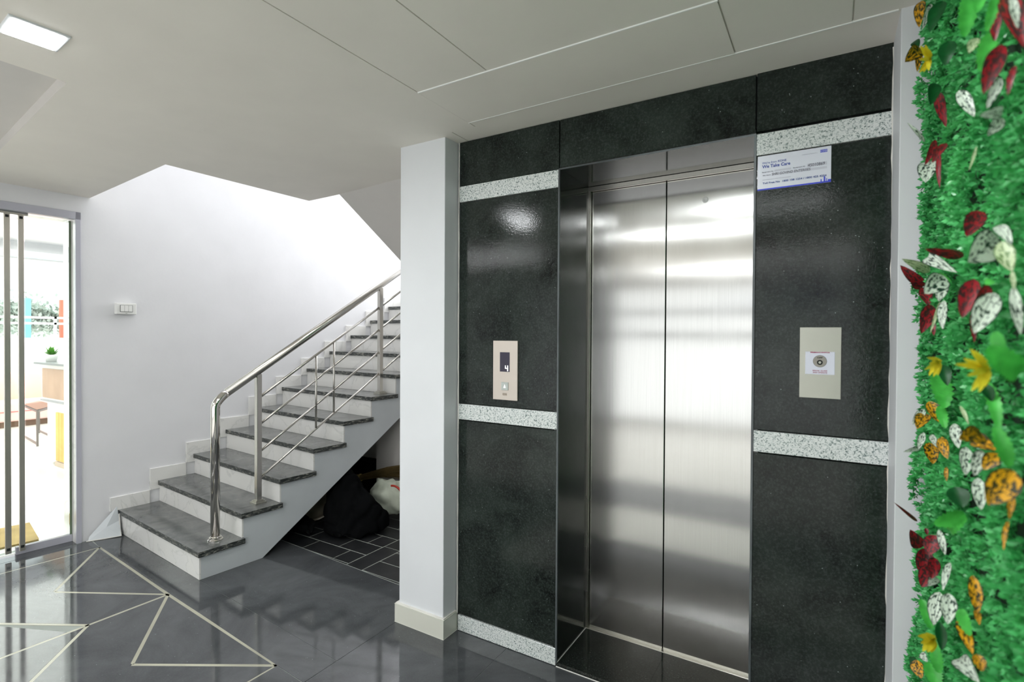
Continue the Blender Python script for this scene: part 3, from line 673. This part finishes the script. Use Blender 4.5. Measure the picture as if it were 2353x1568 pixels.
# doormat
q = [Vector((-4.70, 1.52, 0)), Vector((-5.25, 1.56, 0)), Vector((-5.35, .75, 0)), Vector((-4.80, .70, 0))]
q = [Vector((-4.69, 1.40, 0)), Vector((-5.16, 1.485, 0)), Vector((-5.26, .70, 0)), Vector((-4.79, .62, 0))]
b = MB(); b.prism(q, (0, 0, .012)); mt = b.build('doormat', plain('coir_mat', (170, 146, 96), .9, nz=.15, bumpv=.8, bs=200), org=(-4.98, 1.05, 0), bev=.003); tag(mt, 'brown coir doormat on the white floor behind the glass door', 'doormat')

# ================================================================== CEILING LIGHTS
def ledpanel(x, y, label, n_=0):
    e = empty('ceiling_light', (x, y, H), label, 'ceiling light', None)
    hw = .062; c_, s_ = math.cos(R(-4)), math.sin(R(-4))
    def rb(name, a, z0, z1, m):
        v = [(x+px*c_-py*s_, y+px*s_+py*c_, z) for px, py, z in boxv(-a, a, -a, a, z0, z1)]
        return obj(name, v, BF, m, e, bev=.004)
    rb('rim', hw+.012, H-.005, H+.002, MT['ledrim']); rb('diffuser', hw, H-.008, H-.003, MT['led'])
ledpanel(-2.135, .632, 'small square LED panel in the ceiling at the upper left, glowing white')
ledpanel(-.45, .90, 'small square LED panel in the ceiling before the lift, seen mirrored in its doors')
for x0, x1, y, lb in ((-1.52, .0, .12, 'near white LED tube light mirrored as the upper thin streak in the lift door'), (-1.8, 1.6, -2.6, 'far white LED tube light mirrored as the lower thin streak in the lift door')):
    e = empty('tube_light', ((x0+x1)/2, y, H), lb, 'tube light')
    b = MB(); b.box(x0, x1, y-.012, y+.012, H-.02, H); b.build('housing', MT['plastic'], e); b = MB(); b.tube([(x0+.01, y, H-.024), (x1-.01, y, H-.024)], .009, 8); b.build('tube', MT['tube'], e)

# ================================================================== THINGS UNDER THE STAIRS
def blob(name, c, size, seed, mat, amp=.25, sub=4, squash=.0, parent=None, rotz=0, label=None, cat=None, freq=2.3, flat=True):
    g_ = random.Random(seed); bm = bmesh.new(); bmesh.ops.create_icosphere(bm, subdivisions=sub, radius=1)
    from mathutils import noise as mn
    off = Vector((g_.random()*20, g_.random()*20, g_.random()*20)); cr = math.cos(rotz); sr = math.sin(rotz)
    for v in bm.verts:
        p = v.co.copy(); d = 1+amp*(mn.noise(p*freq+off))+amp*.5*abs(mn.noise(p*freq*2.4+off))
        p = p*d; p = Vector((p.x*size[0], p.y*size[1], p.z*size[2]))
        p = Vector((p.x*cr-p.y*sr, p.x*sr+p.y*cr, p.z))
        if flat: p.z = max(p.z, -size[2]*.62)
        v.co = p
    me = D.meshes.new(name); bm.to_mesh(me); bm.free(); me.materials.append(mat)
    me.polygons.foreach_set('use_smooth', [True]*len(me.polygons))
    o = D.objects.new(name, me); COL.objects.link(o); o.location = Vector(c)+Vector((0, 0, size[2]*.62 if flat else 0))
    if parent: o.parent = parent
    return tag(o, label, cat)
blk = plain('black_cloth', (9, 10, 11), .95, spec=.08, nz=.15, bumpv=.3, bs=30); blk2 = plain('charcoal_cloth', (16, 17, 18), .9, spec=.1, nz=.15, bumpv=.3)
def drape(name, pts, seed, mat, amp, label, cat):
    from mathutils import noise as mn
    bm = bmesh.new(); c = sum((Vector(p) for p in pts), Vector())/len(pts); c.z = 0
    for p in pts: bm.verts.new(Vector(p)-c)
    r = bmesh.ops.convex_hull(bm, input=bm.verts[:]); bmesh.ops.delete(bm, geom=list(set(g_ for g_ in r['geom_interior'] if isinstance(g_, bmesh.types.BMVert))), context='VERTS')
    for _ in range(4):
        bmesh.ops.subdivide_edges(bm, edges=bm.edges[:], cuts=1, use_grid_fill=True); bmesh.ops.smooth_vert(bm, verts=bm.verts[:], factor=.22, use_axis_x=True, use_axis_y=True, use_axis_z=True)
    bm.normal_update()
    for v in bm.verts:
        q_ = v.co+Vector((seed, 0, 0)); v.co += v.normal*(amp*mn.noise(q_*7)-amp*1.6*(1-abs(mn.noise(q_*11)))**6*.6); v.co.z = max(v.co.z, 0.001)
    me = D.meshes.new(name); bm.to_mesh(me); bm.free(); me.materials.append(mat); me.polygons.foreach_set('use_smooth', [True]*len(me.polygons))
    o = D.objects.new(name, me); COL.objects.link(o); o.location = c; return tag(o, label, cat)
drape('black_sack', [(-3.12, 2.50, 0), (-2.88, 2.46, 0), (-2.70, 2.80, 0), (-2.72, 2.82, .09), (-3.05, 2.95, 0), (-3.24, 2.74, .46), (-3.10, 2.74, .47), (-2.97, 2.72, .40), (-2.80, 2.72, .22), (-3.22, 2.62, .0), (-3.18, 2.56, .30), (-2.86, 2.52, .12)], 3, blk, .03, 'large slumped black cloth sack on the dark tiles under the stairs', 'sack')
drape('folded_cloth', [(-3.52, 2.42, 0), (-3.42, 2.37, .08), (-3.16, 2.42, .09), (-3.13, 2.44, 0), (-3.16, 2.51, .10), (-3.5, 2.56, .10), (-3.48, 2.6, 0), (-3.17, 2.5, 0)], 9, blk2, .02, 'dark folded cloth lying flat in front of the black sack', 'cloth')
mc = plain('dirty_white_cloth', (186, 192, 176), .8, nz=.18, bumpv=.5, bs=25)
blob('cloth_bundle', (-2.93, 3.02, .06), (.17, .09, .15), 21, mc, .4, label='crumpled pale green and white cloth bundle leaning behind the black sack', cat='cloth', rotz=.3)
blob('red_trimmed_bag', (-2.68, 3.02, .10), (.13, .09, .13), 33, plain('bag_white', (206, 202, 190), .7, nz=.06), .3, label='white bag with a red curved trim beside the pale cloth bundle', cat='bag')
rb_ = D.objects['red_trimmed_bag']
b = MB(); cc = Vector((-2.80, 2.935, .235)); b.tube([cc+Vector((.085*math.cos(a), -.02, .07*math.sin(a))) for a in np.linspace(-.5, 1.9, 12)], .0085, 6); t_ = b.build('red_trim', plain('red_trim', (168, 50, 34), .5, nz=0), None); t_.parent = rb_; t_.matrix_parent_inverse = Matrix.Translation(-rb_.location)
# transparent basin
b = MB(); c0 = Vector((-3.31, 2.62, .17)); ax = Vector((.45, -.70, .55)).normalized(); t1 = ax.orthogonal().normalized(); t2 = ax.cross(t1)
vs = []; fs = []; n = 28; pr_ = [(.02, -.07), (.09, -.06), (.125, -.02), (.135, .03), (.145, .035), (.145, .04), (.128, .035), (.115, -.015), (.08, -.05), (.02, -.06)]
for r, h in pr_: vs += [c0+ax*h+t1*(r*math.cos(2*PI*k/n))+t2*(r*math.sin(2*PI*k/n)) for k in range(n)]
for i in range(len(pr_)-1):
    for k in range(n): fs.append((i*n+k, i*n+(k+1) % n, (i+1)*n+(k+1) % n, (i+1)*n+k))
fs += [tuple(range(n)), tuple(range((len(pr_)-1)*n, len(pr_)*n))]
bs_ = obj('plastic_basin', vs, fs, plain('smoky_plastic', (112, 106, 92), .2, nz=.2), org=c0, smooth=True); tag(bs_, 'smoky round plastic basin tipped on its side under the stairs', 'basin')
# broom
br = empty('broom', (-3.2, 3.12, .2), 'straw broom with a brown handle lying behind the bags under the stairs', 'broom')
b = MB(); b.tube([(-3.62, 3.20, .175), (-3.47, 3.20, .205)], .028, 10); b.build('broom_handle', plain('handle_brown', (142, 112, 62), .5), br, smooth=True)
b = MB(); b.tube([(-3.475, 3.20, .204), (-3.46, 3.20, .207)], .032, 10); b.build('binding', plain('binding_tan', (176, 156, 92), .5), br)
b = MB(); rg = random.Random(2)
for i in range(150):
    a = rg.uniform(0, 2*PI); r = rg.uniform(0, .026); p = Vector((-3.46, 3.20+r*math.cos(a), .208+r*math.sin(a)))
    k_ = rg.uniform(.5, .75); q = Vector((-3.46+k_, 3.20+rg.uniform(-.05, .05), .21+k_*.22+rg.uniform(-.06, .07))); m_ = (p+q)/2+Vector((0, 0, .02))
    b.tube([p, m_, q], [.003, .0025, .001], 3, cap=False)
b.build('bristles', plain('straw', (130, 110, 66), .7, nz=.2), br, rec=False, kind='stuff')
o = box('black_box', -3.78, -3.40, 3.27, 3.40, .0, .33, blk, bev=.01); tag(o, 'black box standing against the wall under the stairs behind the broom', 'box')

# ================================================================== GREEN WALL
GX = .212
gw = empty('green_wall', (.26, 1.0, 0), 'artificial green plant wall of small leaves with red, white and yellow foliage at the right edge', 'plant wall')
box('backing_panel', .235, .272, -.6, 1.80, .0, H-.01, plain('green_backing', (10, 40, 18), .8), gw)
def leafmat(name, c1, c2, rough=.38, trans=.25):
    m, nt, p = nmat(name); v = coords(nt)
    f = noise(nt, v, 7, 3); f2 = noise(nt, v, 60, 2)
    c = ramp(nt, f, [(.3, lin(c1)), (.7, lin(c2))]); c = mixc(nt, ramp(nt, f2, [(.4, g4(0)), (.7, g4(.35))]), c, lin(tuple(min(255, x*1.25+10) for x in c2)))
    nt.links.new(c, p.inputs['Base Color']); p.inputs['Roughness'].default_value = rough
    out = nt.nodes['Material Output']; tl = N(nt, 'ShaderNodeBsdfTranslucent'); nt.links.new(c, tl.inputs[0])
    mx = N(nt, 'ShaderNodeMixShader', _Fac=trans); nt.links.new(p.outputs[0], mx.inputs[1]); nt.links.new(tl.outputs[0], mx.inputs[2]); nt.links.new(mx.outputs[0], out.inputs[0])
    return m
def foliage(ns, y0, y1, seed, name='small_leaves'):
    g_ = np.random.default_rng(seed); nl = 9
    y = g_.uniform(y0, y1, ns); z = g_.uniform(.0, H-.02, ns)
    hgt = (np.sin(y*21+np.sin(z*13)*2)+np.sin(z*24+np.cos(y*17)*2.2))*.5
    x = GX+.030-.032*(hgt*.5+.5)-g_.uniform(0, .014, ns)
    # stem direction
    d = np.stack([-np.ones(ns), g_.normal(0, .45, ns), g_.normal(.1, .45, ns)], 1); edge_ = np.clip((y-1.74)/.06, 0, 1); d[:, 1] += edge_*.9; d /= np.linalg.norm(d, axis=1)[:, None]
    p = np.stack([x, y, z], 1)
    up = np.cross(d, g_.normal(0, 1, (ns, 3))); up /= np.linalg.norm(up, axis=1)[:, None]; sd = np.cross(d, up)
    V_ = []
    for k in range(nl):
        a = 2*PI*k/nl*2.0+g_.uniform(-.4, .4, ns); el = g_.uniform(.2, 1.15, ns) if k < nl-2 else g_.uniform(1.0, 1.5, ns)
        rad = up*np.cos(a)[:, None]+sd*np.sin(a)[:, None]
        t = rad*np.cos(el)[:, None]+d*np.sin(el)[:, None]
        w_ = np.cross(t, d); w_ /= (np.linalg.norm(w_, axis=1)[:, None]+1e-9)
        L = g_.uniform(.009, .0165, ns)[:, None]; w = L*.30; q0 = p-d*.006+d*(k/nl*.012)
        mid = q0+t*L*.55-d*L*.10
        V_.append(np.stack([q0, mid+w_*w, q0+t*L, mid-w_*w, mid-d*L*.0+d*w*.35], 1))
    v = np.stack(V_, 1).reshape(-1, 3)-np.array([.26, 1.0, 0]); nL = ns*nl
    base = (np.arange(nL)*5)[:, None]; f = np.concatenate([base+np.array([0, 1, 4]), base+np.array([1, 2, 4]), base+np.array([2, 3, 4]), base+np.array([3, 0, 4])], 1).reshape(-1, 3)
    me = D.meshes.new(name); me.vertices.add(len(v)); me.vertices.foreach_set('co', v.ravel()); me.loops.add(f.size); me.loops.foreach_set('vertex_index', f.ravel().astype(np.int32))
    me.polygons.add(len(f)); me.polygons.foreach_set('loop_start', np.arange(0, f.size, 3, dtype=np.int32)); me.update(calc_edges=True)
    o = D.objects.new(name, me); COL.objects.link(o); o.parent = gw; o['kind'] = 'stuff'; return o
o = foliage(13500, .55, 1.80, 11); o.data.materials.append(leafmat('boxwood_leaf', (34, 140, 62), (104, 216, 128), .27, .25))
o = foliage(3500, -.55, .55, 12); o.data.materials.append(D.materials['boxwood_leaf'])
def varmat(name, dark, light, thr=.5, sc=5.0, edge=.86, mid=.05, trans=.12):
    m, nt, p = nmat(name); t = N(nt, 'ShaderNodeTexCoord'); sp = N(nt, 'ShaderNodeSeparateXYZ'); nt.links.new(t.outputs['UV'], sp.inputs[0])
    oi = N(nt, 'ShaderNodeObjectInfo'); mp = N(nt, 'ShaderNodeMapping', vector_type='POINT'); mp.inputs['Scale'].default_value = (1.7*sc/5, .75*sc/5, 1)
    cb = N(nt, 'ShaderNodeCombineXYZ'); mu = N(nt, 'ShaderNodeMath', operation='MULTIPLY', _Value_001=1) if False else N(nt, 'ShaderNodeMath', operation='MULTIPLY')
    mu.inputs[1].default_value = 30; nt.links.new(oi.outputs['Random'], mu.inputs[0]); nt.links.new(mu.outputs[0], cb.inputs[2]); nt.links.new(cb.outputs[0], mp.inputs['Location'])
    nt.links.new(t.outputs['UV'], mp.inputs[0]); f = noise(nt, mp.outputs[0], 5, 2, .45, .5)
    mask = ramp(nt, f, [(thr-.02, g4(0)), (thr+.02, g4(1))])
    ab = N(nt, 'ShaderNodeMath', operation='ABSOLUTE'); nt.links.new(sp.outputs[1], ab.inputs[0])
    er = ramp(nt, ab.outputs[0], [(0, g4(0)), (mid, g4(1)), (edge, g4(1)), (min(.99, edge+.06), g4(0))])
    ml = N(nt, 'ShaderNodeMath', operation='MULTIPLY'); nt.links.new(mask, ml.inputs[0]); nt.links.new(er, ml.inputs[1])
    c = mixc(nt, ml.outputs[0], lin(dark), lin(light)); nt.links.new(c, p.inputs['Base Color']); p.inputs['Roughness'].default_value = .42
    out = nt.nodes['Material Output']; tl = N(nt, 'ShaderNodeBsdfTranslucent'); nt.links.new(c, tl.inputs[0])
    mx = N(nt, 'ShaderNodeMixShader', _Fac=trans); nt.links.new(p.outputs[0], mx.inputs[1]); nt.links.new(tl.outputs[0], mx.inputs[2]); nt.links.new(mx.outputs[0], out.inputs[0]); return m
LM = {'W': varmat('white_variegated', (26, 58, 42), (226, 238, 222), .44), 'R': varmat('red_variegated', (62, 36, 38), (160, 28, 40), .5), 'Y': varmat('yellow_variegated', (52, 52, 22), (232, 168, 24), .49),
      'P': varmat('pale_variegated', (120, 150, 96), (206, 222, 178), .44), 'G': leafmat('bright_green_leaf', (44, 160, 56), (84, 196, 82), .4), 'D': leafmat('deep_green_leaf', (6, 60, 26), (16, 86, 38), .4), 'F': leafmat('yellow_petal', (232, 206, 20), (248, 230, 60), .5, .3)}
NM = {'W': 'white_leaf', 'R': 'red_leaf', 'Y': 'yellow_leaf', 'P': 'pale_leaf', 'G': 'green_leaf', 'D': 'dark_green_leaf', 'F': 'petal'}
LBL = {'W': 'white and dark green mottled leaf', 'R': 'red and brown mottled leaf', 'Y': 'yellow and dark mottled leaf', 'P': 'pale yellow-green leaf', 'G': 'large bright green toothed leaf', 'D': 'dark green leaf'}
def ray(px, py): return (CR*((px-1176.5)/FPX)-CU*((py-784)/FPX)+CF)
def hitpt(px, py, lift=0.0):
    d = ray(px, py); t = (GX-.02-lift-EYE.x)/d.x if d.x > 1e-4 else 9
    p = EYE+d*t
    if p.y > 1.79: t = (1.79-EYE.y)/d.y; p = EYE+d*t
    return p, d, t
def mkleaf(kind, A, B, W_, name, parent, serr=0, seed=0, droop=.10, shape=1.0):
    g_ = random.Random(seed); ax = B-A; L = ax.length; tx = ax.normalized()
    view = ((A+B)/2-EYE).normalized(); sx = tx.cross(view).normalized(); nn = sx.cross(tx).normalized()
    if nn.dot(view) > 0: nn = -nn
    tw = g_.uniform(-.3, .3); sx2 = (sx*math.cos(tw)+nn*math.sin(tw)); nn2 = sx2.cross(tx); nn2 = nn2 if nn2.dot(nn) > 0 else -nn2
    n = 12 if not serr else 16; vs = []; uv = []; fs = []; cols = (-1, -.5, 0, .5, 1)
    for i in range(n+1):
        u = i/n; prof_ = math.sin(PI*u**.82)**.72 if 0 < u < 1 else 0
        if serr: prof_ = (math.sin(PI*min(1, u*.97+.02))**.5)*(1 if i % 2 else .74)
        if u < .06: prof_ = max(prof_, .05)
        for c in cols:
            off = sx2*(c*prof_*W_/2)+nn2*((abs(c)-.5)*prof_*W_*.14+math.sin(PI*u)*L*droop+math.sin(u*9+seed)*W_*.02*abs(c))
            vs.append(A+tx*(L*u)+off); uv.append((u, c))
    m_ = len(cols)
    for i in range(n):
        for j in range(m_-1): fs.append((i*m_+j, i*m_+j+1, (i+1)*m_+j+1, (i+1)*m_+j))
    o = obj(name, vs, fs, LM[kind], parent, org=A, smooth=True, rec=False)
    ul = o.data.uv_layers.new(name='UVMap')
    for lp in o.data.loops: ul.data[lp.index].uv = uv[lp.vertex_index]
    if kind in LBL: o['label'] = LBL[kind]
    return o
C1 = (2050, 0, 3.92); C2 = (2050, 400, 3.92); C3 = (2050, 780, 3.92); C4 = (2030, 1140, 3.662)
LV = [(C1,265,10,245,250,85,'Y'),(C1,345,35,265,275,60,'W'),(C1,450,10,340,290,120,'D'),(C1,690,-60,650,330,150,'G'),(C1,930,-40,850,285,90,'G'),(C1,790,-30,770,110,110,'G'),
(C1,960,10,925,385,100,'R'),(C1,1010,-60,1190,430,150,'R'),(C1,1070,-40,1130,260,70,'W'),(C1,890,290,800,640,150,'G'),(C1,985,400,820,850,150,'R'),(C1,975,700,850,985,90,'W'),(C1,600,815,745,1055,100,'W'),
(C1,1000,1000,785,1040,110,'W'),(C1,985,1060,860,1225,110,'W'),(C1,1110,590,1040,860,60,'R'),(C1,250,430,115,560,130,'Y'),(C1,200,370,240,430,70,'D'),(C1,235,470,225,650,55,'Y'),(C1,415,840,490,1150,80,'R'),
(C1,295,1280,135,1105,32,'W'),(C1,390,1260,295,1490,60,'R'),(C1,485,1290,360,1470,75,'R'),(C1,430,1370,430,1700,40,'R'),(C1,340,1450,300,1650,150,'W'),(C1,760,1320,690,1540,24,'P'),(C1,760,345,690,480,90,'P'),
(C1,510,370,480,590,130,'D'),(C1,380,750,345,950,100,'D'),(C1,930,880,900,1010,80,'D'),
(C2,790,330,670,570,150,'R'),(C2,950,560,680,800,290,'W'),(C2,940,470,1080,640,100,'W'),(C2,980,610,1080,880,140,'P'),(C2,1080,870,1100,1050,40,'P'),(C2,1090,1010,1160,1450,90,'W'),(C2,650,740,290,675,85,'R'),
(C2,340,745,590,890,110,'W'),(C2,340,880,85,765,80,'P'),(C2,295,1010,72,822,90,'R'),(C2,250,1040,180,890,80,'R'),(C2,470,920,290,1080,180,'W'),(C2,460,1000,420,1150,100,'W'),(C2,400,930,535,970,70,'G'),(C2,290,1020,330,1190,100,'R'),(C2,350,1180,260,1440,115,'R'),
(C2,465,1140,455,1400,75,'W'),(C2,430,1150,340,1440,28,'P'),(C2,735,945,630,1300,150,'R'),(C2,860,1000,740,1300,110,'R'),(C2,920,1070,735,1440,190,'W'),(C2,715,1250,740,1520,50,'R'),(C2,930,1420,990,1600,120,'G'),(C2,375,1330,375,1460,36,'R'),(C2,830,960,930,980,60,'G'),
(C3,1170,300,870,60,250,'G'),(C3,1150,310,960,180,260,'G'),(C3,400,310,470,620,170,'G'),(C3,430,600,480,800,90,'G'),(C3,860,390,960,800,110,'G'),(C3,930,780,1060,1150,140,'G'),(C3,460,230,500,420,90,'D'),(C3,310,670,225,810,110,'Y'),(C3,290,630,185,770,70,'W'),
(C3,285,840,235,990,55,'W'),(C3,260,975,100,1015,42,'W'),(C3,330,560,440,760,110,'Y'),(C3,330,930,370,1125,110,'Y'),(C3,350,860,440,1000,55,'W'),(C3,560,760,600,985,90,'W'),(C3,810,860,600,900,170,'Y'),(C3,740,900,940,1000,140,'Y'),
(C3,660,970,660,1225,110,'W'),(C3,800,1000,740,1230,110,'W'),(C3,960,1030,820,1180,130,'Y'),(C3,1090,1180,870,1500,240,'Y'),(C3,770,1250,800,1540,110,'W'),(C3,490,1150,490,1280,36,'Y'),(C3,440,880,500,1080,90,'Y'),(C3,610,600,690,770,34,'P'),(C3,560,1330,640,1520,160,'D'),(C3,1070,1330,1090,1560,50,'Y'),(C3,830,400,900,560,90,'D'),
(C4,285,215,85,52,26,'R'),(C4,305,440,225,285,105,'R'),(C4,355,270,370,330,30,'R'),(C4,440,330,380,500,120,'R'),(C4,350,440,330,680,130,'R'),(C4,410,590,320,770,130,'R'),(C4,430,520,400,700,90,'R'),(C4,680,150,430,240,130,'G'),(C4,560,300,700,180,110,'G'),(C4,465,285,520,500,55,'W'),(C4,560,560,500,800,55,'W'),(C4,450,690,370,760,70,'W'),
(C4,470,810,420,1090,115,'W'),(C4,550,820,540,1080,115,'W'),(C4,750,670,790,1000,95,'Y'),(C4,780,960,810,1090,50,'Y'),(C4,640,1040,755,1340,95,'Y'),(C4,785,1330,830,1480,95,'Y'),(C4,640,1370,810,1580,140,'W'),(C4,320,870,400,1120,100,'G'),(C4,320,1320,370,1400,60,'W'),(C4,270,1380,320,1540,100,'Y'),(C4,250,1350,280,1500,60,'D'),(C4,430,1230,465,1490,100,'G'),(C4,390,1400,440,1600,140,'G'),(C4,470,1060,490,1300,80,'D'),(C4,1060,0,1060,200,40,'Y'),(C4,1050,210,1010,460,36,'Y'),(C4,650,950,730,1180,100,'G')]
for i, (c, x0, y0, x1, y1, w, kd) in enumerate(LV):
    ax_, ay_, sc = c; lift = rnd.uniform(.004, .020)
    A, dA, tA = hitpt(ax_+x0/sc, ay_+y0/sc, lift)
    dB = ray(ax_+x1/sc, ay_+y1/sc); B = EYE+dB*(tA*rnd.uniform(.965, .995))
    if (B.x > GX-.022): B = EYE+dB*min(tA, (GX-.024-EYE.x)/dB.x)
    depth = (A-EYE).dot(CF); Wd = w/sc/FPX*depth*1.02
    mkleaf(kd, A, B, Wd, NM[kd], gw, serr=(kd == 'G' and w > 85), seed=i)
def flower(c, x, y, rpx, tips):
    ax_, ay_, sc = c; A, d, t = hitpt(ax_+x/sc, ay_+y/sc, .03)
    e = obj('yellow_flower', [A+Vector(v)*.004 for v in ((1, 0, 0), (-1, 0, 0), (0, 1, 0), (0, -1, 0), (0, 0, 1), (0, 0, -1))], [(0, 2, 4), (2, 1, 4), (1, 3, 4), (3, 0, 4), (2, 0, 5), (1, 2, 5), (3, 1, 5), (0, 3, 5)], LM['F'], gw, org=A)
    e['label'] = 'yellow daisy-like flower with narrow petals'
    for k_, (tx_, ty_) in enumerate(tips):
        B = EYE+ray(ax_+tx_/sc, ay_+ty_/sc)*t*rnd.uniform(.96, .99); dep = (A-EYE).dot(CF)
        mkleaf('F', A, B, rpx/sc/FPX*dep, 'petal', e, seed=k_, droop=.05)
flower(C1, 335, 535, 42, [(250, 410), (300, 400), (245, 540), (240, 660), (280, 650), (330, 440), (330, 640)])
flower(C3, 425, 195, 42, [(310, 165), (290, 275), (330, 330), (370, 340), (330, 220), (410, 330)])
flower(C3, 860, 265, 60, [(560, 225), (640, 170), (700, 85), (670, 330), (710, 470), (840, 430), (740, 100), (780, 480)])
flower(C4, 425, 1200, 55, [(285, 1180), (310, 1240), (330, 1310), (355, 1150), (400, 1320), (370, 1320)])
